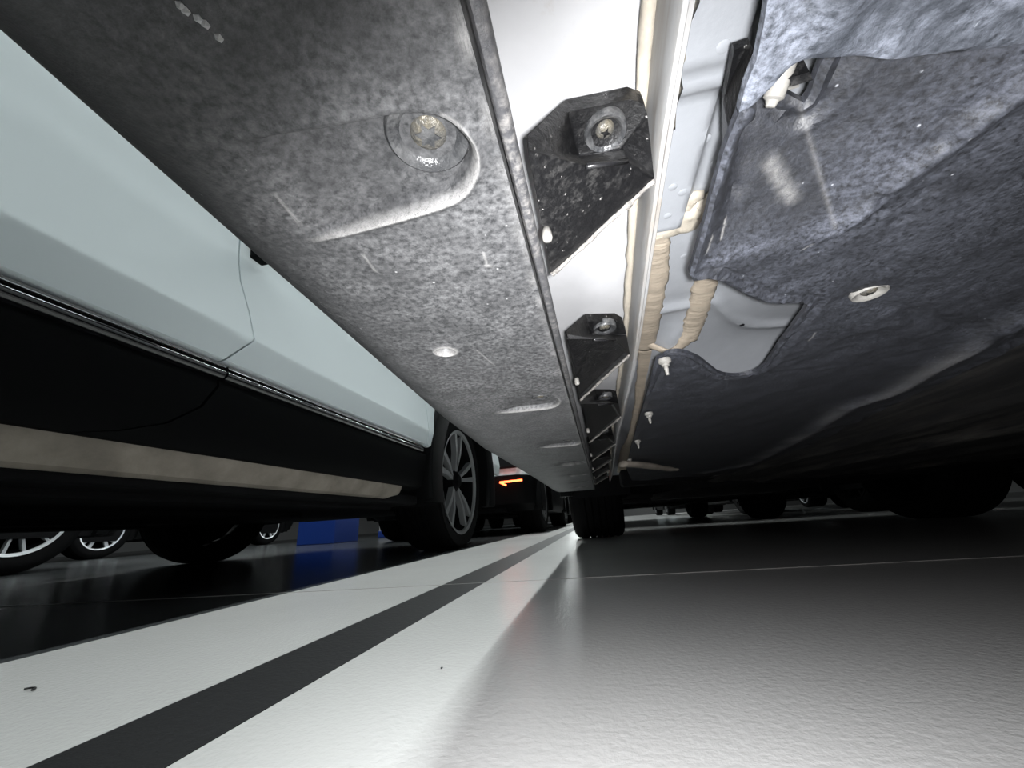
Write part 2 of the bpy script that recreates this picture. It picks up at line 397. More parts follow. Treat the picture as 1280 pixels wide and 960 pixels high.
def car(name, label, cx, yc, paint='darkpaint', clad='blackpl', hw=.91, L=4.3, wb=2.65, ride=.2, group=None, alloy='alloy', pairs=5, spread=.2, wid=.03, cat='car', wheels=True, low=.44, tail=True, facing=1, skip_side=0, wr=.34):
    """a whole car, standing at (cx, yc), nose towards +y*facing"""
    t = thing(name, label, cat, (cx, yc, 0), group)
    h = L/2; ax = (yc-wb/2, yc+wb/2)
    f = facing
    def lv(l): return dense_levels([(z, w_, -b if f > 0 else -a, a if f > 0 else b) for z, w_, a, b in l])
    body('lower_cladding', t, lv([(ride, hw-.06, h-.25, h-.2), (ride+.06, hw-.02, h-.1, h-.06), (low-.02, hw, h-.02, h), (low, hw-.004, h-.02, h-.005)]), cx, yc, M[clad], ax)
    body('body_shell', t, lv([(low, hw-.012, h-.03, h-.01), (.62, hw, h-.02, h-.03), (.85, hw-.015, h-.12, h-.07), (.95, hw-.04, h-.3, h-.10), (.97, hw-.09, h-1.0, h-.14)]), cx, yc, M[paint], ax, cap=True)
    body('window_band', t, lv([(.97, hw-.09, h-1.0, h-.14), (1.38, hw-.22, h-1.75, h-.5)]), cx, yc, M['glass'])
    body('roof', t, lv([(1.38, hw-.22, h-1.75, h-.5), (1.46, hw-.28, h-1.95, h-.62), (1.49, hw-.45, h-2.2, h-.9)]), cx, yc, M[paint], cap=True)
    bm = bmesh.new(); box(bm, cx-hw+.30, cx+hw-.30, yc-h+.15, yc+h-.15, ride, ride+.05); box(bm, cx-hw+.06, cx+hw-.06, ax[0]+.42, ax[1]-.42, ride, ride+.05)
    for k in range(3):
        xx = cx-.3+.3*k; box(bm, xx-.05, xx+.05, ax[0]+.3, ax[1]-.3, ride-.012, ride+.01, .005)
    fin('underbody', bm, M['dark'], t, (cx, yc, ride))
    for s in (-1, 1):
        for ya in ax:
            if wheels: wheel(t, (cx+s*(hw-.035), ya, wr), s, R=wr, pairs=pairs, spread=spread, wid=wid, face=alloy)
            liner(t, cx+s*(hw-.32), cx+s*(hw-.04), ya)
            arch_trim(t, cx+s*(hw-.0), s, ya, mt=clad)
        bm = bmesh.new(); yy = yc-h*f
        a, b = sorted((yy+.015*f, yy+.2*f))
        box(bm, cx+s*(hw-.34)-.14, cx+s*(hw-.34)+.14, a, b, .74, .84, .01)
        if tail: fin('rear_lamp', bm, M['tailoff'], t, (cx+s*(hw-.3), yy, .8))
        else: bm.free()
    return t
# ------------------------------------------------------------------ the car overhead
OX, OY = .81, .975
own = thing('overhead_car', 'pale silver car overhead, seen from beneath along its grey plastic sill', 'car', (OX, OY, 0))
Y0, Y1 = -.0, 1.43
ZS = .20
# sill cladding
edge_px = [(0, 45), (75, 110), (150, 175), (225, 240), (300, 305), (390, 382), (470, 451), (545, 515), (600, 557), (660, 592)]
ET = sorted((p.y, p.x) for p in P2(edge_px, .211))
ET = [(-.6, ET[0][1]+.001)] + ET + [(1.5, ET[-1][1]-.004)]
def edge(y): return interp(ET, y)-.002
def inner(y): return -.0085+.009*sstep(0, 1.2, y)
pk1 = [(262, 178), (330, 168), (400, 158), (455, 148), (490, 141), (520, 139), (548, 143), (573, 158), (591, 182), (595, 206), (588, 228), (574, 244), (556, 253), (515, 266), (460, 281), (375, 304)]
pk2 = [(598, 498), (640, 495), (672, 493), (690, 495), (699, 500), (696, 506), (684, 510), (655, 513), (612, 517)]
def flat2(px): return [Vector(atz(a, b, ZS)[:2]) for a, b in px]
bt = [Vector(atz(535, 190, ZS)[:2]), Vector(atz(676, 502, ZS)[:2])]
pads = [(bt[0].x, bt[0].y, flat2(pk1), .0070, .0022), (bt[1].x, bt[1].y, flat2(pk2), .0045, .003)]
for k in range(1, 6):
    sh = Vector((-.0015*k+.010*(k > 0), .195*k)); pads.append((bt[1].x+sh.x, bt[1].y+sh.y, [q+sh for q in pads[1][2]], .004, .003))
hole = atz(557, 437, ZS)
def clad_z(p):
    z = 0.
    for bx, by, poly, dep, wl in pads:
        if abs(p.y-by) > .06: continue
        dd = line_d(p, poly); ins_ = inside(p, poly)
        sd = dd if ins_ else -dd
        far = seg_d(p, poly[0], poly[-1]); fade = sstep(.000, .030, far)
        if not ins_ and p.x < (poly[0].x+poly[-1].x)/2: continue
        z += dep*fade*sstep(0, wl, sd)
        z -= .0008*sstep(.004, .02, far)*math.exp(-((sd+.0008)/.0010)**2)*(1 if p.y > by-.004 else .2)
    q = math.hypot(p.x-hole.x, (p.y-hole.y)*1.0); z += .004*(1-sstep(.003, .0048, q)) - .0012*math.exp(-((q-.0062)/.0015)**2)
    z += .0009*math.sin(p.y*9)*math.sin(p.x*30)
    return z
ROLL = [(.034, 0), (.024, .0008), (.016, .0025), (.009, .0060), (.003, .0115), (-.001, .0175), (-.004, .027), (-.008, .05), (-.013, .085), (-.018, .13), (-.022, .165)]
ys = []; y = -.62
while y < Y1-.006:
    ys.append(y)
    y += .03 if y < -.02 else (.003 if y < .34 else .008)
ys.append(Y1)
i0 = lambda y: inner(y)-.0042
outl = [Vector((i0(y), y)) for y in ys] + [Vector((edge(y)+.034, y)) for y in ys[::-1]]
def contour(poly, offs, step):
    d = [Vector((p.x, p.y)) for p in spline([(q.x, q.y, 0) for q in poly], 6)]; out = []
    for i in range(len(d)-1):
        t = (d[i+1]-d[i]); n = Vector((t.y, -t.x)).normalized()
        k = max(1, int(t.length/step))
        for j in range(k):
            for o in offs: out.append(d[i].lerp(d[i+1], j/k)+n*o)
    return d, out
pads2 = []; cpts = []
for i, (bx, by, poly, dep, wl) in enumerate(pads):
    d, c = contour(poly, [-.0022, -.0012, -.0003, .0006, .0012, .0018, wl*.9, wl+.0003, wl+.0012], .0009 if i == 0 else .0012)
    if i < 3: cpts += c
    pads2.append((bx, by, d, dep, wl))
pads = pads2
pts = []; y = -.6
while y < Y1-.01:
    st_ = .03 if y < -.02 else (.0026 if y < .13 else (.0035 if y < .34 else .008))
    x = edge(y)+.034+st_*.6
    while x < i0(y)-st_*.4:
        p = Vector((x, y)); ok = True
        for k, pd in enumerate(pads[:3]):
            if abs(y-pd[1]) < .05 and line_d(p, pd[2]) < .0045: ok = False; break
        if ok: pts.append((x+random.uniform(-.2, .2)*st_, y+random.uniform(-.2, .2)*st_))
        x += min(st_, .006)
    y += st_
SCR = [[(345, 245), (357, 259), (371, 276)], [(455, 318), (470, 338)], [(604, 314), (609, 330)], [(596, 436), (618, 455)]]
scr = [[Vector(atz(a, b, ZS)[:2]) for a, b in q] for q in SCR]
for l in scr: cpts += contour(l, [-.0015, -.0007, -.00025, .00025, .0007, .0015], .0009)[1]
pts += [(p.x, p.y) for p in cpts if edge(p.y)+.036 < p.x < i0(p.y)-.001]
for k in range(24):
    for q in (.0025, .004, .0055, .0075): pts.append((hole.x+q*math.cos(k*PI/12), hole.y+q*math.sin(k*PI/12)))
V = outl + [Vector(p) for p in pts]
rr = geometry.delaunay_2d_cdt(V, [], [list(range(len(outl)))], 1, 1e-7)
bm = bmesh.new(); vs = [bm.verts.new((p.x, p.y, ZS+clad_z(p))) for p in rr[0]]
for f in rr[2]:
    try: bm.faces.new([vs[i] for i in f])
    except ValueError: pass
rows = [[Vector((edge(y)+dx, y, ZS+(clad_z(Vector((edge(y)+dx, y))) if dz == 0 else dz))) for dx, dz in ROLL] for y in ys]
rows.append([Vector((v.x, Y1+.006, v.z+.006)) for v in rows[-1]]); rows.append([Vector((v.x, Y1+.01, v.z+.018)) for v in rows[-1]])
grid(bm, rows)
grid(bm, [[Vector((i0(y), y, ZS)), Vector((i0(y)+.0001, y, ZS+.009))] for y in ys])
grid(bm, [[Vector((i0(Y1), Y1, ZS)), Vector((edge(Y1)+.034, Y1, ZS))], [Vector((i0(Y1), Y1+.01, ZS+.02)), Vector((edge(Y1)+.034, Y1+.01, ZS+.02))]])
bmesh.ops.remove_doubles(bm, verts=bm.verts, dist=.00005)
def clad_wear_glint(p):  # real scratches and lip scuffs, plus painted highlights on pocket and hole edges
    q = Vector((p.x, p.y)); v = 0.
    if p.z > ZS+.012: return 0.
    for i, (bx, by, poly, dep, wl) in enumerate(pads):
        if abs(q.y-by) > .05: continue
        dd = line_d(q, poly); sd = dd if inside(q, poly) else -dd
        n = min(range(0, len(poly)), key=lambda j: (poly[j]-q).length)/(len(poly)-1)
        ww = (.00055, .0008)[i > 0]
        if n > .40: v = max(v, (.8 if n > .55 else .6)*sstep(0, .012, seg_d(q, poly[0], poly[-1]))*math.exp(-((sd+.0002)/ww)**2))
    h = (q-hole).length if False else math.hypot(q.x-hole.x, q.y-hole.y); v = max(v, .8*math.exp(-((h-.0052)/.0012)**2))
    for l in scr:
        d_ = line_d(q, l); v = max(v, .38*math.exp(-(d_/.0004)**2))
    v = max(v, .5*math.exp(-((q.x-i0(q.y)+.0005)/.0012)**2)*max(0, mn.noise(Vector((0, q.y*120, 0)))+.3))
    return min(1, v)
paint(fin('sill_cladding', bm, M['clad'], own, (-.06, .4, ZS), True, 40), lambda p: max(.12, sstep(-.02, .075, p.y)*(1+.9*sstep(.13, .3, p.y)))*(.25+.75*sstep(.0, .035, p.x-edge(p.y)))*(1.0 if p.z < ZS+.002 else .7), clad_wear_glint)  # dust varied along and across the sill to paint in flash falloff
# the lip that stands along the inner edge, behind a narrow gap
bm = bmesh.new(); rows = []
for y in [-.6]+[-.02+.008*k for k in range(182)]:
    i = inner(y); j = .0004*mn.noise(Vector((0, y*90, 0)))
    rows.append([Vector((i-.0032, y, ZS+.010)), Vector((i-.0032, y, ZS+.0006)), Vector((i-.0024, y, ZS-.0003+j)), Vector((i-.0006, y, ZS-.0002+j)), Vector((i+.0004+j, y, ZS+.001)), Vector((i+.0003, y, ZS+.004)), Vector((i-.0016, y, ZS+.012))])
grid(bm, rows, closed=True); fin('sill_lip', bm, M['cladlip'], own, (0, .4, ZS), True, 50).__setitem__('label', 'worn pale inner lip')
# bolts in the pockets
def bolt(parent, c, r, cross=True, mt='zinc', tilt=None, star=0):
    x, y, z = c; T = Matrix.Translation(c)
    bm = bmesh.new()
    lathe(bm, [(0, .0022), (r*.52, .0022), (r*.60, .0014), (r*.70, .0002), (r*.82, -.0006), (r*.92, -.0008), (r*.98, -.0002), (r, .0012), (r*.99, .004)], 'Z', 40, T)
    o = fin('washer', bm, M[mt], parent, c, True, 50)
    bm = bmesh.new()
    lathe(bm, [(0, -.0002), (r*.22, -.0002), (r*.36, .0002), (r*.44, .001), (r*.47, .0025)], 'Z', 24, T)
    h = fin('bolt_head', bm, M['steel'], o, c, True, 50)
    if cross:
        bm = bmesh.new()
        pv = []
        nn = 12 if star else 8
        for k in range(nn):
            a = .4+2*PI*k/nn; q = r*((.30 if star else .26) if k % 2 == 0 else (.17 if star else .10))
            pv.append(bm.verts.new((x+q*math.cos(a), y+q*math.sin(a), z-.0005)))
        f_ = bm.faces.new(pv); ex = bmesh.ops.extrude_face_region(bm, geom=[f_])
        for v in ex['geom']:
            if isinstance(v, bmesh.types.BMVert): v.co.z += .0008
        fin('drive_recess', bm, M['zinc'] if star else M['brk'], o, c)
    return o
b0 = pads[0]
bolt(own, (b0[0], b0[1], ZS+.0058), .0112, star=1)
for pd in pads[1:4]: bolt(own, (pd[0], pd[1], ZS+.0036), .0072, cross=False)
# white paint flecks trailing near the front of the frame
tr = [(226, 6), (232, 12), (248, 22), (257, 29), (274, 46)]
bm = bmesh.new()
for px, py in tr:
    c = atz(px, py, ZS); r_ = bmesh.ops.create_icosphere(bm, subdivisions=1, radius=.0009); bmesh.ops.translate(bm, verts=r_['verts'], vec=c)
a = [atz(px, py, ZS) for px, py in tr]; tube(bm, a, .00025, 6)
o = fin('paint_fleck', bm, M['paint'], own, tuple(a[2])); o['label'] = 'string of white paint flecks'
# white body panel above
bm = bmesh.new(); rows = []
for k in range(60):
    y = -.6+2.05*k/59
    rows.append([Vector((-.10, y, .262)), Vector((-.03, y, .262)), Vector((.006, y, .2605)), Vector((.0075, y, .2590)), Vector((.022, y, .2585)), Vector((.0325+.006*sstep(.05, .3, y), y, .257)), Vector((.0375+.005*sstep(.05, .3, y), y, .252)), Vector((.0395+.004*sstep(.05, .3, y), y, .244))])
grid(bm, rows); fin('rocker_panel', bm, M['white'], own, (0, .4, .26), True, 60).__setitem__('label', 'white painted sill panel behind the brackets')
# pinch-weld flange: two folded sheets
def fx(y): return .0345+.008*sstep(.05, .35, y)+.012*sstep(.5, 1.3, y)
for nm, dx, zb, mt in (('weld_flange', 0, .2225, 'flange'), ('weld_flange', .0028, .2265, 'flange')):
    bm = bmesh.new(); rows = []
    for k in range(90):
        y = -.6+2.02*k/89; j = .0005*mn.noise(Vector((dx*900, y*60, 0)))
        x = fx(y)+dx
        rows.append([Vector((x, y, .262)), Vector((x+j*.6, y, zb+.012)), Vector((x+j-.0005, y, zb+.0065)), Vector((x+j, y, zb+.001)), Vector((x+.0004+j, y, zb)), Vector((x+.0018+j, y, zb)), Vector((x+.0022+j, y, zb+.001)), Vector((x+.0022, y, .262))])
    grid(bm, rows); fin(nm, bm, M[mt], own, (fx(.4)+dx, .4, .24), True, 60)
# sealer ridge along the flange
bm = bmesh.new(); tube(bm, [(fx(y)-.0016, y, .2475+.001*mn.noise(Vector((0, y*40, 3)))) for y in [-.3+.01*k for k in range(170)]], .0022, 8, jit=.6)
fin('flange_sealer', bm, M['seal2'], own, (fx(.4), .4, .24), True)
bm = bmesh.new(); tube(bm, [(fx(y)+.0075+.0008*mn.noise(Vector((5, y*70, 3))), y, .246+.001*mn.noise(Vector((0, y*50, 3)))) for y in [-.3+.006*k for k in range(70)]], .0035, 8, jit=.7)
fin('flange_sealer', bm, M['seal2'], own, (fx(0), 0, .245), True)
# grey floor pan with pressed step
ZP = .272
st = spline(P2([(795, 392), (850, 382), (888, 374), (905, 386), (918, 398), (940, 405), (975, 404), (1030, 396), (1100, 380)], ZP), 6); st2 = [Vector((p.x, p.y)) for p in st]
def pan_z(p):
    z = ZP
    dd = line_d(p, st2); z -= .004*math.exp(-(dd/.006)**2)*(1 if p.y > .2 else 0)
    # hollow beyond the step
    k = min(range(len(st2)), key=lambda i: (st2[i]-p).length)
    if p.y > st2[k].y and p.x > .06: z -= .046*sstep(.01, .13, dd)*sstep(.07, .10, p.x)*(1-sstep(.7, .9, p.y))
    # box member along the flange near the camera
    if p.x < .0725 and p.y < .205: z -= .010*(1-sstep(.066, .0725, p.x))*(1-sstep(.195, .205, p.y))
    if p.x < .076 and p.y < .117: z -= .006*(1-sstep(.070, .076, p.x))*(1-sstep(.112, .117, p.y))
    if p.y < .104 and p.x < .09: z -= .004*(1-sstep(.1, .104, p.y))*(1-sstep(.08, .09, p.x))
    return z
pts = []
y = -.55
while y < 1.6:
    x = .04
    fine = 0. < y < .55
    while x < .6:
        pts.append((x+random.uniform(-.0003, .0003), y+random.uniform(-.0003, .0003))); x += (.003 if x < .3 else .02) if fine else .03
    y += .0035 if fine else .03
bm = sheet([(.033, -.6), (1.5, -.6), (1.5, 1.75), (.033, 1.75)], pts, pan_z, .004)
fin('floor_pan', bm, M['pan'], own, (.3, .4, ZP), True, 50).__setitem__('label', 'pale grey painted floor pan above the black covers')
def disc(nm, c, r, mt, h=.0015, sx=1.):
    bm = bmesh.new(); lathe(bm, [(0, -h), (r*.75, -h), (r, -h*.3), (r, .001)], 'Z', 20, Matrix.Translation(c)); return fin(nm, bm, M[mt], own, tuple(c), True, 50)
for px, py in ((882, 170), (836, 215), (848, 222), (830, 252), (893, 205), (886, 12), (855, 320)):
    c = atz(px, py, ZP); c.z = pan_z(Vector((c.x, c.y))); disc('spot_weld', c, .0022, 'pan', .0004)
c = atz(926, 402, ZP); disc('drain_hole', Vector((c.x, c.y, pan_z(Vector((c.x, c.y))))), .0022, 'dark', .0003)
# tan sealer beads
def bead(pp, r, mt='seal', flat=.45, z=None, jit=.25):
    pts_ = []
    for (px, py) in pp:
        c = atz(px, py, ZP-.003); pts_.append(Vector((c.x, c.y, pan_z(Vector((c.x, c.y)))-.0015)))
    s_ = spline(pts_, 8); n = len(s_)
    rr = [interp([(i/(len(r)-1), v) for i, v in enumerate(r)], k/(n-1))*(1+.10*mn.noise(s_[k]*120)) for k in range(n)]
    bm = bmesh.new(); tube(bm, s_, rr, 12, flat, jit); c = centre(bm)
    return fin('seam_sealer', bm, M[mt], own, c, True)
bead([(822, 296), (823, 310), (822, 340), (819, 370), (814, 400), (807, 436)], [.0055, .0078, .0078, .0078, .0085, .0095])
bead([(818, 300), (838, 291), (856, 282), (868, 270)], [.005, .0055, .0055, .005], 'seal2')
bead([(858, 288), (862, 270), (876, 262), (890, 250), (905, 235)], [.006, .0085, .0075, .006, .005], 'seal2', .6, jit=.5)
bead([(862, 262), (866, 250), (880, 246)], [.0035, .004, .003], 'seal2', .7, jit=.4)
bead([(886, 338), (881, 360), (874, 385), (866, 405), (858, 418)], [.0085, .0088, .009, .0095, .009])
bead([(866, 408), (850, 421), (832, 428), (806, 430)], [.009, .006, .0045, .005])
bead([(808, 436), (804, 470), (797, 505), (790, 535), (783, 565), (778, 590)], [.008, .0085, .0095, .012, .016, .02], 'seal', .3)
bm = bmesh.new(); pts_ = spline(P2([(816, 448), (835, 442), (862, 441)], ZP-.006), 6); tube(bm, pts_, .003, 8, .6); fin('panel_rib', bm, M['pan'], own, tuple(pts_[5]), True)
# brackets of the cladding, each reaching from the lip up to the body
ZB, ZA = .242, .207
brk_px = [
 [(660, 190), (710, 140), (788, 124), (804, 130), (809, 142), (818, 224), (690, 342)],
 [(708, 424), (733, 402), (770, 401), (779, 406), (783, 418), (787, 443), (725, 500)],
 [(727, 504), (745, 493), (764, 493), (771, 495), (773, 504), (776, 521), (737, 553)]]
seat_px = [(757, 166), (756, 411), (757, 497)]
ridge_px = [[((722, 195), (776, 187)), ((733, 207), (784, 200))], [((740, 418), (768, 418)), ((742, 424), (769, 424))], [((746, 500), (758, 500)), ((748, 505), (766, 504))]]
def bracket(P, k, first=False, sh=Vector((0, 0, 0))):
    """P: seven world points A,B,C,D,D2,E,F"""
    c = sum(P, Vector())/7; kk = min(k, 2)
    A, B, C, Dd, D2, E, F_ = P
    fz_ = lambda p: .207+.0143*max(0, min(1, (p.x+.007)/.041))
    (u0, u1), (l0, l1) = ridge_px[kk]
    r0, r1 = atz(*l0, .2135)+sh, atz(*l1, .2195)+sh
    S0, S1 = atz(*u0, .2335)+sh, atz(*u1, .2335)+sh
    bm = bmesh.new(); vv = {n: bm.verts.new(p) for n, p in dict(A=A, B=B, C=C, Dd=Dd, D2=D2, E=E, F=F_, r0=r0, r1=r1, S0=S0, S1=S1).items()}
    fl_ = bm.faces.new([vv[n] for n in ('A', 'r0', 'r1', 'E', 'F')])
    for q in (('r0', 'S0', 'S1', 'r1'), ('B', 'C', 'Dd', 'D2', 'S1', 'S0'), ('A', 'B', 'S0', 'r0'), ('r1', 'S1', 'D2', 'E')): bm.faces.new([vv[n] for n in q])
    bmesh.ops.recalc_face_normals(bm, faces=bm.faces)
    if kk: bmesh.ops.inset_individual(bm, faces=[fl_], thickness=.0035, depth=0); [setattr(v.co, 'z', v.co.z+.0035) for v in fl_.verts]
    inn = [e for e in bm.edges if not e.is_boundary]
    bmesh.ops.bevel(bm, geom=inn, offset=.0008, segments=2, affect='EDGES', profile=.5)
    ed = [e for e in bm.edges if e.is_boundary]; ex = bmesh.ops.extrude_edge_only(bm, edges=ed)
    for v in ex['geom']:
        if isinstance(v, bmesh.types.BMVert): v.co.z += .006
    o = fin('cladding_bracket', bm, M['brk'], own, tuple(c), True, 45)
    # frayed edge
    bm = bmesh.new(); e = [F_.lerp(E, q/40) for q in range(41)]
    tube(bm, [p+Vector((0, .0004, -.0002+.0006*mn.noise(p*400))) for p in e], [.0009+.0009*abs(mn.noise(p*330)) for p in e], 6, jit=.6)
    fin('torn_edge', bm, M['burr'], o, tuple(c), True).__setitem__('label', 'frayed pale edge')
    seat = atz(*seat_px[kk], .2335)+sh; u = C-B
    b = bolt(o, (seat.x, seat.y, seat.z), min(.0090, u.length*.36), cross=True, mt='zinc')
    for a_, b_ in ((S0, S1), (r0, r1)):
        bm = bmesh.new(); tube(bm, [a_-Vector((0, 0, .0004)), a_.lerp(b_, .5)-Vector((0, 0, .0004)), b_-Vector((0, 0, .0004))], .0009, 8); fin('seat_ridge', bm, M['ridge'], o, tuple(a_), True)
    # pale stud on the lip side
    s_ = A.lerp(F_, .5); s_.z = ZS+.001; bm = bmesh.new(); lathe(bm, [(0, -.0012), (.0014, -.001), (.0018, 0), (.0016, .004)], 'Z', 12, Matrix.Translation(s_+Vector((.0012, 0, 0)))); fin('lip_stud', bm, M['clip'], o, tuple(s_), True)
    return o
def wpts(px):
    zz = [ZA, .2345, .2365, .2355, .233, .2213, ZA]
    return [atz(a, b, z) for (a, b), z in zip(px, zz)]
B3 = [wpts(q) for q in brk_px]
for k, P in enumerate(B3): bracket(P, k, k == 0)
pitch = .19
for k in range(1, 5):
    sh = Vector((.0005*k, pitch*k, 0))
    bracket([p+sh for p in B3[2]], k+2, sh=sh)
# ---- black underbody covers
ZC = .21
def sm(pp, z, n=8): return spline(P2(pp, z), n)
arc = sm([(921, 142), (945, 128), (985, 113), (1020, 78), (1070, 70), (1130, 71), (1200, 62), (1300, 55)], ZC-.004, 6)
arc = sm([(923, 140), (941, 132), (960, 112), (985, 86), (1015, 72), (1070, 69), (1130, 71), (1200, 64), (1300, 50)], ZC-.004, 6)
# near cover (dusty): left edge, arc, off frame
le = P2([(968, -30), (955, 32), (946, 75), (932, 110)], ZC-.004)
A0 = Vector((.049, -.5, ZC))
outl = [Vector((.048, -.5, 0))] + le + arc + [Vector((.6, arc[-1].y-.0, 0)), Vector((.6, -.5, 0))]
bnd = [Vector((p.x, p.y)) for p in outl]; bndc = bnd+[bnd[0]]
def near_z(p):
    d_ = line_d(p, bndc); z = ZC-.004
    z -= .0012*math.exp(-((d_-.002)/.0015)**2)
    z += .003*math.sin(p.x*35+1)*math.sin(p.y*40) + .0010*mn.noise(Vector((p.x*120, p.y*120, 0)))
    z += -.004*math.exp(-(((p.x-.062)/.006)**2+((p.y-.055)/.012)**2))
    return z
pts = [(x, y) for x, y in [(.045+.0025*i, .0+.0025*j) for i in range(70) for j in range(46)]] + [(.03+.03*i, -.48+.03*j) for i in range(20) for j in range(18)]
bm = sheet(outl, pts, near_z, .0028)
fin('dusty_cover', bm, M['dusty'], own, (.1, .03, ZC), True, 50).__setitem__('label', 'dust-coated rear underbody cover with curved edge')
# main cover
L1 = P2([(926, 134), (905, 190), (880, 275), (861, 340)], ZC)
notch = sm([(866, 348), (889, 346), (912, 355), (930, 366), (958, 375), (1000, 377), (1009, 380)], ZC, 5)
notch += sm([(1004, 388), (980, 421), (952, 459), (930, 468), (905, 468), (885, 456), (866, 444), (842, 440), (821, 450)], ZC, 5)
L2 = P2([(812, 480), (800, 520), (790, 555), (783, 585)], ZC)
endp = [Vector((.115, 1.28, 0)), Vector((.18, 1.34, 0)), Vector((.26, 1.30, 0)), Vector((.34, 1.36, 0)), Vector((.42, 1.36, 0))]
edge_r = [Vector((.42, 1.2, 0)), Vector((.40, .82, 0)), Vector((.355, .55, 0)), Vector((.325, .36, 0)), Vector((.30, .2, 0)), Vector((.30, .0, 0))]
CUT = dens([Vector((.09, .0, 0)), atz(1016, 62, .231), atz(1004, 100, .230), atz(998, 113, .229), atz(968, 122, .221), atz(938, 129, .2115)], .002)
outl = dens(L1, .004) + notch + dens(L2, .01) + endp + dens(edge_r, .02) + CUT
bnd2 = [Vector((p.x, p.y)) for p in outl]; bndc2 = bnd2+[bnd2[0]]
V2 = lambda px, py: Vector(atz(px, py, ZC)[:2])
pk_a, pk_b, pk_c = V2(1045, 290), V2(1290, 105), V2(1003, 104)
pk_l = V2(870, 340)
crease = [pk_a, V2(1100, 250), V2(1180, 190), pk_b]
vly = [V2(1045, 290), V2(1040, 318), V2(1030, 350)]
rg1 = [V2(1060, 375), V2(1120, 385), V2(1280, 430)]
mudr = [V2(880, 590), V2(940, 578), V2(1000, 545), V2(1060, 505), V2(1110, 490), V2(1180, 450), V2(1280, 395)]
cut0, cut1 = V2(800, 575), V2(838, 556)
leftl = [Vector(p[:2]) for p in L1]
bolt2 = V2(1088, 369)
def side(p, a, b): return ((b.x-a.x)*(p.y-a.y)-(b.y-a.y)*(p.x-a.x))/max((b-a).length, 1e-9)
def main_z(p):
    d_ = line_d(p, bndc2); z = ZC
    z -= .0016*math.exp(-((d_-.0015)/.0014)**2) - .0014*math.exp(-((d_-.0055)/.0018)**2) + 0.0009*math.exp(-((d_-.009)/.0015)**2)
    if p.y < .20 and p.x < .34:
        f1 = max(0., side(p, pk_l, pk_a))if side(p, pk_l, pk_a) > 0 else max(0., -side(p, pk_l, pk_a))
        s1 = side(p, pk_l, pk_a); s0 = side(pk_c, pk_l, pk_a); f1 = max(0, s1/s0)
        t1 = side(p, pk_a, pk_b); t0 = side(pk_c, pk_a, pk_b); f2 = max(0, t1/t0)
        f = min(f1, f2)
        f *= sstep(.004, .010, line_d(p, leftl))
        z += .020*min(f, 1.1)
        z -= .0007*math.exp(-((f1-f2)/.03)**2)*(1 if f > .05 else 0)
        z -= .0020*math.exp(-(line_d(p, crease)/.004)**2)
    z += .0016*math.exp(-(line_d(p, [pk_a, V2(1000, 340), V2(930, 350)])/.003)**2)*0
    q = (p-bolt2).length; z += .0022*(1-sstep(.006, .0085, q)) if p.y < .4 else 0
    if .15 < p.y < .4: z += .002*math.exp(-(line_d(p, rg1)/.006)**2)
    z -= .006*math.exp(-(line_d(p, mudr)/.014)**2)
    z -= .02*sstep(.0, .12, p.x-.30)*sstep(.2, .6, p.y)*0
    z += .0016*mn.noise(Vector((p.x*28, p.y*22, 0))) + .0007*mn.noise(Vector((p.x*110, p.y*110, 4)))
    # dimples along the crease
    return z
dims = [V2(*q) for q in ((1058, 293), (1040, 300), (1105, 248), (1098, 270), (1160, 240), (1195, 155), (1240, 130), (925, 262), (1000, 325), (1180, 180), (1130, 275))]
def main_z2(p):
    z = main_z(p)
    for q in dims:
        dd = (p-q).length
        if dd < .008: z += .0022*math.exp(-(dd/.0024)**2)
    return z
pts = []
y = .01
while y < 1.36:
    st_ = .0026 if y < .34 else (.006 if y < .6 else .014)
    x = .045
    while x < .42:
        pts.append((x+random.uniform(-.0004, .0004), y+random.uniform(-.0004, .0004))); x += st_ if x < .3 else max(st_, .006)
    y += st_
scr2 = [[V2(*q) for q in l] for l in ([(904, 306), (912, 286)], [(884, 318), (893, 300)], [(1005, 312), (1014, 306)], [(1010, 425), (1020, 415)], [(872, 262), (880, 240)])]
for l in scr2+[[pk_c, pk_a], crease, leftl]: pts += [(p.x, p.y) for p in contour(l, [-.0014, -.0007, -.0002, .0002, .0007, .0014], .001)[1] if p.y > .03]
bm = sheet(outl, pts, main_z2, .0028)
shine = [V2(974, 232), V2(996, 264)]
def cover_wear_glint(p):  # scratches and dried mud, plus a painted sheen spot and crease highlight
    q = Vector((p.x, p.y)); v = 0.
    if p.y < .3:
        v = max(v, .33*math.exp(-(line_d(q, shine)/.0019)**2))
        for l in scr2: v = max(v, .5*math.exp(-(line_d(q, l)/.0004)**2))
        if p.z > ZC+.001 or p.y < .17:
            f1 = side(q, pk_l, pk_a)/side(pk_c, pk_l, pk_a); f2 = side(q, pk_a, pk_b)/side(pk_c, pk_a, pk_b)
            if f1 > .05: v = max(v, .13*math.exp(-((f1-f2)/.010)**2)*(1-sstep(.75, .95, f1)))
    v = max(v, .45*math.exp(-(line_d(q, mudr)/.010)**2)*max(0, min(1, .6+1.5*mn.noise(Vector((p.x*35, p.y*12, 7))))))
    return v
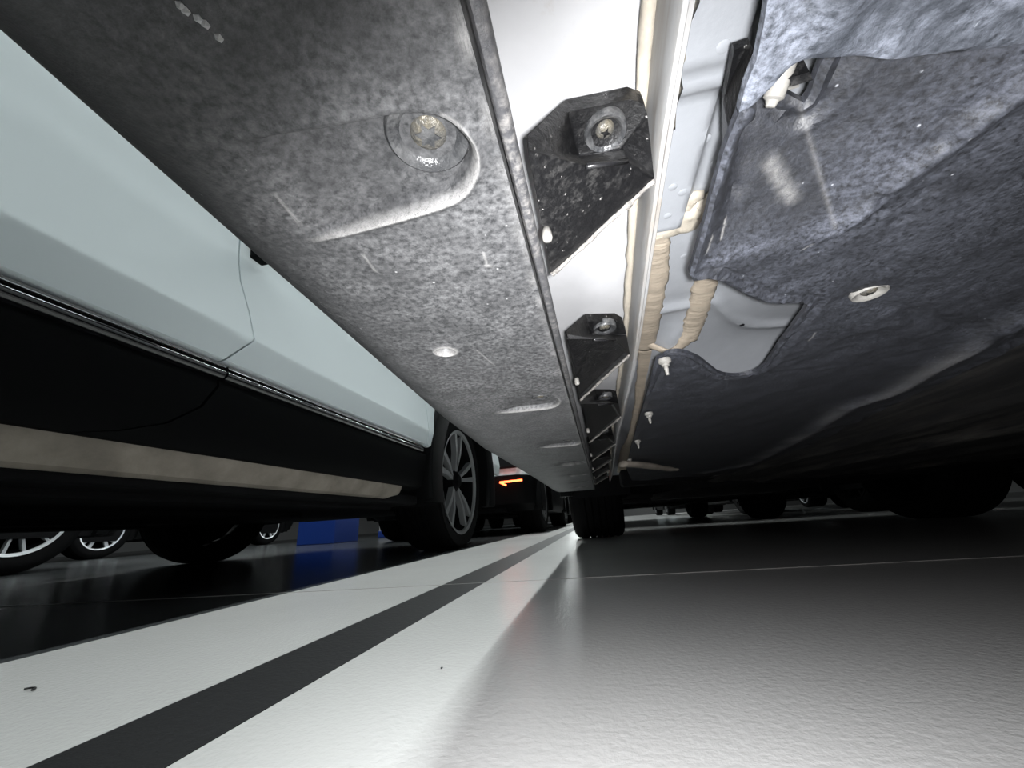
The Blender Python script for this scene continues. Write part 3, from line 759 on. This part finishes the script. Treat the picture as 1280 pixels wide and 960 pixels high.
def cover_dust_tone(p):  # dust set by region: paler right facet and crease, darker left and far
    q = Vector((p.x, p.y)); s0 = side(pk_c, pk_l, pk_a); t0 = side(pk_c, pk_a, pk_b)
    f1 = side(q, pk_l, pk_a)/s0; f2 = side(q, pk_a, pk_b)/t0
    if f1 > .02 and f1 < f2: v = .16+.5*(1-sstep(.0, .25, f1))
    elif f2 > 0 and q.y < .2: v = .30+.7*sstep(.0, .05, q.x-pk_a.x)+.3*(1-sstep(0, .5, f2))
    else: v = .5-.22*sstep(.2, .5, q.y)
    v = max(v, .75*math.exp(-(line_d(q, crease)/.010)**2), .5*math.exp(-(line_d(q, leftl)/.006)**2))
    return max(v, 1.0*math.exp(-(line_d(q, mudr)/.013)**2))
paint(fin('underbody_cover', bm, M['cover'], own, (.2, .4, ZC), True, 45), cover_dust_tone, cover_wear_glint).__setitem__('label', 'scuffed black underbody cover with a notch showing grey metal')
# flap behind the left edge
fp = [(918, 62), (938, 55), (945, 70), (938, 120), (915, 180), (905, 178), (905, 125)]
fz = [.232, .232, .222, .219, .219, .232, .234]
bm = bmesh.new(); v1 = [bm.verts.new(atz(px, py, z)) for (px, py), z in zip(fp, fz)]; f_ = bm.faces.new(v1)
ex = bmesh.ops.extrude_face_region(bm, geom=[f_]); [setattr(v.co, 'z', v.co.z+.003) for v in ex['geom'] if isinstance(v, bmesh.types.BMVert)]
fin('cover_flap', bm, M['brk'], own, centre(bm))
# grey tab with white clip in the gap between the covers
bm = bmesh.new(); q = P2([(925, 118), (1000, 92), (999, 109), (985, 113), (942, 127), (920, 140)], .234); v1 = [bm.verts.new(p) for p in q]; f_ = bm.faces.new(v1)
ex = bmesh.ops.extrude_face_region(bm, geom=[f_]); [setattr(v.co, 'z', v.co.z+.002) for v in ex['geom'] if isinstance(v, bmesh.types.BMVert)]
fin('clip_tab', bm, M['clip'], own, centre(bm))
c = atz(975, 100, .216); bm = bmesh.new(); ax = Matrix.Translation(c) @ Matrix.Rotation(.45, 4, 'Y') @ Matrix.Rotation(.75, 4, 'X')
lathe(bm, [(0, -.0062), (.0012, -.006), (.0017, -.0045), (.0026, -.004), (.0026, .004), (.0022, .006), (0, .006)], 'Z', 20, ax); fin('push_clip', bm, M['clip'], own, tuple(c), True, 40).__setitem__('label', 'white plastic push clip in the gap')
bm = bmesh.new(); q = P2([(985, 98), (1012, 90), (1016, 100), (990, 108)], .214); v1 = [bm.verts.new(p) for p in q]; f_ = bm.faces.new(v1)
ex = bmesh.ops.extrude_face_region(bm, geom=[f_]); [setattr(v.co, 'z', v.co.z+.006) for v in ex['geom'] if isinstance(v, bmesh.types.BMVert)]
fin('clip_block', bm, M['brk'], own, centre(bm))
# shallow raised boss with a painted shine
c = atz(985, 248, .212)
bolt(own, (bolt2.x, bolt2.y, main_z(bolt2)-.0026), .0082, cross=True, mt='clip')
# hanging studs along the cover's left edge
for px, py, sc_ in ((831, 452, .62), (811, 518, .62), (797, 552, .62), (787, 575, .62)):
    c = atz(px, py, ZC-.003); bm = bmesh.new()
    T = Matrix.Translation(c) @ Matrix.Scale(sc_, 4)
    lathe(bm, [(0, -.016), (.0017, -.0158), (.002, -.012), (.0024, -.010), (.0022, -.006), (.004, -.0055), (.0042, -.003), (.0065, -.0015), (.007, .001), (.0066, .003)], 'Z', 18, T)
    fin('cover_stud', bm, M['clip'], own, tuple(c), True, 45)
# second, farther cover with long ridges, and the dark front
def far_z(p):
    z = .214-.012*sstep(.3, .7, p.x)
    for xr, a_ in ((.46, .008), (.62, .012), (.85, .010), (1.05, .01)): z -= a_*math.exp(-((p.x-xr-.02*math.sin(p.y*3))/.02)**2)
    return z+.003*mn.noise(Vector((p.x*14, p.y*9, 2)))
pts = [(.30+.012*i, -.05+.03*j) for i in range(90) for j in range(60)]
bm = sheet([(.27, -.5), (1.36, -.5), (1.36, 1.62), (.9, 1.74), (.40, 1.60), (.40, 1.0), (.36, .6), (.30, .25)], pts, far_z, .003)
fin('centre_cover', bm, mat('centre_plastic', (.016, .016, .017), .6, dust=(.14, .13, .115), dlo=.45, dhi=.7, dscale=40, damt=.9, streak=(1, .15, 1), bump=.3, bscale=200), own, (.8, .5, .21), True, 50)
# torn cover end, tie bar and tray ahead of it
bm = bmesh.new(); tube(bm, spline(P2([(778, 580), (800, 581), (835, 586), (846, 587)], .2), 5), [.012]*8+[.010]*4+[.006]*4, 8, .5); fin('cover_end_bar', bm, M['dirt'], own, tuple(atz(800, 582, .2)), True)
bm = bmesh.new(); box(bm, .38, 1.2, 1.72, 3.0, .19, .24, .01); box(bm, .10, 1.44, 1.50, 1.62, .21, .27, .01); fin('front_tray', bm, M['dark'], own, (.8, 2.2, .2))
bm = bmesh.new(); tube(bm, [(.05, 2.35, .26), (.3, 2.2, .23), (.5, 1.95, .25)], .03, 10); fin('suspension_arm', bm, M['dark'], own, (.3, 2.2, .24), True); bm = bmesh.new(); tube(bm, [(1.5, 2.35, .26), (1.25, 2.2, .23), (1.05, 1.95, .25)], .03, 10); fin('suspension_arm', bm, M['dark'], own, (1.3, 2.2, .24), True)
# wheels, outer skin
for x, s in ((-.135, -1), (1.76, 1)):
    for y in (2.36, -.42): wheel(own, (x, y, .335), s, R=.335, W=.265)
    for y in (2.36, -.42): liner(own, x-s*.02, x-s*.30, y, .335); arch_trim(own, x+s*.025, s, y, .335, r0=.4, r1=.46)
own_lv = dense_levels([(.365, 0.965, -1.85, 2.24), (.62, 0.985, -1.9, 2.27), (.85, 0.975, -1.9, 2.15), (.95, 0.950, -1.88, 1.95), (.97, .92, -1.84, 1.2)])
body('body_shell', own, own_lv, OX, OY, M['own'], (2.36, -.42), cap=True, wz=.335)
body('window_band', own, dense_levels([(.97, .92, -1.84, 1.2), (1.4, .74, -1.5, .4)]), OX, OY, M['glass'])
body('roof', own, [(1.4, .74, -1.5, .4), (1.5, .66, -1.35, .2), (1.53, .4, -1.1, -.1)], OX, OY, M['own'], cap=True)
body('bumper', own, dense_levels([(.21, .86, 1.9, 2.1), (.30, .90, 1.7, 2.2), (.37, .945, 1.6, 2.24)]), OX, OY, M['blackpl'])
body('bumper', own, dense_levels([(.24, .86, -1.78, -1.6), (.30, .90, -1.82, -1.62), (.37, .945, -1.85, -1.65)]), OX, OY, M['blackpl'])
bm = bmesh.new(); box(bm, 1.64, 1.78, .02, 1.9, .2, .37, .02); fin('sill_cladding', bm, M['blackpl'], own, (1.63, 1., .28))
bm = bmesh.new(); box(bm, .02, 1.58, -1.7, -.85, .25, .30, .01); fin('rear_tray', bm, M['dark'], own, (.8, -1.2, .27))
# ------------------------------------------------------------------ the silver car to the left
LXc, LYc = -1.565, .70
lw = .845
left = thing('silver_car', 'silver hatchback parked left of the bay line, black cladding and grey two-tone wheel', 'car', (LXc, LYc, 0))
AX = 2.045; AXR = AX-2.68
body('lower_cladding', left, dense_levels([(.25, lw, -2.1, 2.15), (.43, lw+.02, -2.15, 2.2)]), LXc, LYc, M['blackpl'], (AX, AXR), arch=.43)
llv = dense_levels([(.43, lw+.02, -2.15, 2.2), (.62, lw+.02, -2.15, 2.2), (.85, lw+.005, -2.1, 2.1), (.95, lw-.01, -2.08, 1.9), (.97, lw-.05, -2.0, 1.1)])
body('body_shell', left, llv, LXc, LYc, M['silver'], (AX, AXR), arch=.43, cap=True)
body('window_band', left, dense_levels([(.97, lw-.05, -2.0, 1.1), (1.38, lw-.18, -1.7, .4)]), LXc, LYc, M['glass'])
body('roof', left, [(1.38, lw-.18, -1.7, .4), (1.46, lw-.25, -1.6, .25), (1.49, lw-.5, -1.2, -.1)], LXc, LYc, M['silver'], cap=True)
bm = bmesh.new(); box(bm, -2.36, -.76, AXR+.42, AX-.42, .205, .25, .01); box(bm, -2.1, -1.03, AXR-.6, AX+.6, .205, .26, .01)
for k in range(4): box(bm, -2.2+.42*k, -2.1+.42*k, AXR+.45, AX-.5, .19, .21, .006)
fin('underbody', bm, M['dark'], left, (LXc, LYc, .22))
SKIN = [(.43, -.668), (.436, -.6585), (.47, -.6555), (.497, -.6525), (.503, -.6535), (.56, -.661), (.62, -.668), (.66, -.672), (.69, -.676), (.75, -.682), (.85, -.695), (.94, -.715)]
def skinx(z): return interp(SKIN, z)
seam_z = [(.43, .545), (.50, .60), (.56, .582), (.62, .556), (.66, .548), (.72, .545), (.94, .53)]
def seamy(z): return interp(seam_z, z)
def patch(nm, ya, yb, zs, mt, ny=14, parent=left, xf=skinx, th=.012, arch=None):
    bm = bmesh.new(); rows = []
    for z in zs:
        a, b = ya(z), yb(z); rows.append([Vector((xf(z), a+(b-a)*k/ny, z)) for k in range(ny+1)])
    f = grid(bm, rows)
    if arch:
        kill = [q for q in bm.faces if (q.calc_center_median().y-AX)**2+(q.calc_center_median().z-.34)**2 < arch**2]
        bmesh.ops.delete(bm, geom=kill, context='FACES')
    ed = [e for e in bm.edges if e.is_boundary]; ex = bmesh.ops.extrude_edge_only(bm, edges=ed)
    for v in ex['geom']:
        if isinstance(v, bmesh.types.BMVert): v.co.x -= th
    c = centre(bm); return fin(nm, bm, M[mt] if isinstance(mt, str) else mt, parent, c, True, 30)
zs = sorted({z for z, _ in SKIN} | {.53, .59, .64, .675, .72, .8})
G = .002
patch('rear_door', lambda z: -.42, lambda z: seamy(z)-G, zs, 'silver')
patch('front_door', lambda z: seamy(z)+G, lambda z: 1.488, zs, 'silver')
patch('front_wing', lambda z: 1.494, lambda z: 2.75, zs, 'silver', 40, arch=.47)
# black lower cladding, glossy moulding, dirty sill
CL = [(.258, -.712), (.264, -.694), (.275, -.686), (.30, -.679), (.34, -.672), (.385, -.668), (.398, -.672)]
clx = lambda z: interp(CL, z)
cs = [(.258, .36), (.275, .43), (.30, .49), (.34, .535), (.385, .555), (.398, .556)]
csy = lambda z: interp(cs, z)
zc = [z for z, _ in CL]+[.32, .36]; zc.sort()
patch('door_cladding', lambda z: -.42, lambda z: csy(z)-.0025, zc, 'blackpl', xf=clx)
patch('door_cladding', lambda z: csy(z)+.0025, lambda z: 1.50, zc, 'blackpl', xf=clx)
def mould(ya, yb):
    bm = bmesh.new(); rows = []
    for k in range(13):
        y = ya+(yb-ya)*k/12
        rows.append([Vector((x, y, z)) for x, z in ((-.690, .397), (-.668, .398), (-.6585, .402), (-.6555, .408), (-.6575, .414), (-.663, .417), (-.6635, .4195), (-.659, .422), (-.6595, .4255), (-.672, .428), (-.672, .434), (-.690, .434))])
    g = grid(bm, rows, closed=True); bm.faces.new(g[0]); bm.faces.new(g[-1]); o = fin('door_moulding', bm, M['gloss'], left, (-.66, (ya+yb)/2, .41), True, 50)
    bm = bmesh.new(); tube(bm, [(-.6592, ya+.001, .4212), (-.6592, yb-.001, .4212)], .0011, 8); fin('bright_strip', bm, M['chrome'], o, (-.659, (ya+yb)/2, .42), True)
mould(-.42, .556); mould(.561, 1.45)
patch('sill_strip', lambda z: -.42, lambda z: 1.36-(0 if z > .23 else .05), [.218, .222, .232, .244, .256, .262], 'dirt', xf=lambda z: interp([(.218, -.735), (.222, -.722), (.244, -.706), (.262, -.700)], z), ny=24).__setitem__('label', 'dusty brown underside edge of the sill')
bm = bmesh.new(); box(bm, -.672, -.632, .563, .605, .688, .73, .004); c = centre(bm)
for v in bm.verts:
    if v.co.z < .70: v.co.y += .004*(1 if v.co.y < c[1] else -1)
fin('door_handle', bm, M['blackpl'], left, c).__setitem__('label', 'small black block at the door seam')
arch_trim(left, -.655, 1, AX, .34, r0=.395, r1=.535, depth=.06)
liner(left, -.70, -1.0, AX); liner(left, -.70, -1.0, AXR); liner(left, -2.43, -2.13, AX); liner(left, -2.43, -2.13, AXR)
for x, s in ((-.705, 1), (-2.425, -1)):
    for y in (AX, AXR): wheel(left, (x, y, .34), s, pairs=5, spread=.19, wid=.03, rim_r=.27)
# ------------------------------------------------------------------ cars beyond
nx = car('hatchback', 'silver car with black bumper and a lit red tail lamp, beyond the left wheel', -1.37, 5.42, paint='silver', hw=.88, L=4.2, low=.50, tail=False, facing=1)
yr = 5.42-2.1
for a, b, c_ in ((( -.79, .438), (-.60, .446), .016), ((-.79, .438), (-.745, .412), .016)):
    bm = bmesh.new(); pa, pb = Vector((a[0], yr-.012, a[1])), Vector((b[0], yr+.02, b[1])); tube(bm, [pa, pb], .012, 8, .7)
    fin('tail_lamp', bm, M['tail'], nx, tuple((pa+pb)/2), True).__setitem__('label', 'glowing red-orange tail lamp bar')
bm = bmesh.new(); q0, q1 = aty(612, 570, yr), aty(648, 584, yr); box(bm, q0.x-.5, q1.x, yr-.014, yr+.03, q1.z, q0.z, .015); fin('plate_recess', bm, M['dark'], nx, (-1.3, yr, .61))
bm = bmesh.new(); q2 = aty(632, 567, yr); box(bm, -1.95, q2.x, yr-.010, yr+.05, q2.z-.008, q2.z+.006, .004); fin('tailgate_gap', bm, M['dark'], nx, (-1.3, yr, .69))
car('parked_car', 'dark grey car parked beyond the silver one with the red tail lamp', -1.55, 10.4, paint='darkpaint', hw=.9)
car('parked_car', 'car with bright slim-spoked wheels glimpsed under the silver car at the far left', -4.23, .45, paint='darkpaint', hw=.9, alloy='brightalloy', pairs=7, spread=.2, wid=.016)
V0 = atz(120, 699, 0)
car('parked_car', 'car with a cropped bright wheel standing behind the slim-spoked wheel', V0.x-.87, V0.y+1.325, paint='darkpaint', hw=.9, alloy='brightalloy', pairs=5, wid=.04)
car('parked_car', 'dark car ahead of the overhead car, its wheels black under the sill line', .80, 5.60, paint='darkpaint', hw=.9, alloy='alloyblack')
car('parked_car', 'dark car on the right of the overhead car, hidden but for its wheels', 3.15, 2.9, paint='darkpaint', hw=.88, alloy='alloyblack')
car('parked_car', 'dark car far right, second along the row behind the overhead car', 3.15, 8.6, paint='darkpaint', hw=.88, alloy='alloyblack')
car('parked_car', 'pale car across the far right lane, wheels small near the horizon', 5.9, 12.6, paint='silver', hw=.88, alloy='brightalloy')
car('parked_car', 'far small car on the horizon just right of the overhead wheel', 3.1, 15.6, paint='silver', hw=.88)
# pillars
def pillar(c, w_, label, bh, hblue):
    t = thing('pillar', label, 'pillar', (c[0], c[1], 0))
    bm = bmesh.new(); box(bm, c[0]-w_, c[0]+w_, c[1]-w_, c[1]+w_, 0, hblue, .01); fin('blue_base', bm, M['bluepaint'], t, (c[0], c[1], hblue/2))
    bm = bmesh.new(); box(bm, c[0]-w_+.01, c[0]+w_-.01, c[1]-w_+.01, c[1]+w_-.01, hblue, CH); fin('shaft', bm, M['whitewall'], t, (c[0], c[1], 1.8))
pillar((-3.45, 4.75), .26, 'pillar with a tall blue painted base behind the silver car', .3, 1.1)
pillar((-3.35, 6.6), .3, 'white pillar with a low blue band right of the blue one', .3, .11)
# curl of wire on the floor
c = atz(32, 866, 0); bm = bmesh.new()
tube(bm, [c+Vector((.006*math.cos(a)-.002, .006*math.sin(a), .0016)) for a in [.2+.25*k for k in range(11)]], .0008, 6)
o = fin('wire_curl', bm, M['brk'], None, (c.x, c.y, 0), True); tag(o, 'tiny curl of black wire lying on the white floor at the left', 'wire')
c = atz(552, 836, 0); bm = bmesh.new(); r_ = bmesh.ops.create_icosphere(bm, subdivisions=1, radius=.0011); bmesh.ops.scale(bm, verts=r_['verts'], vec=(1, 1.4, .7)); bmesh.ops.translate(bm, verts=r_['verts'], vec=c+Vector((0, 0, .0007)))
o = fin('grit', bm, M['brk'], None, (c.x, c.y, 0), True); tag(o, 'single dark speck of grit on the white floor right of the black line', 'grit')
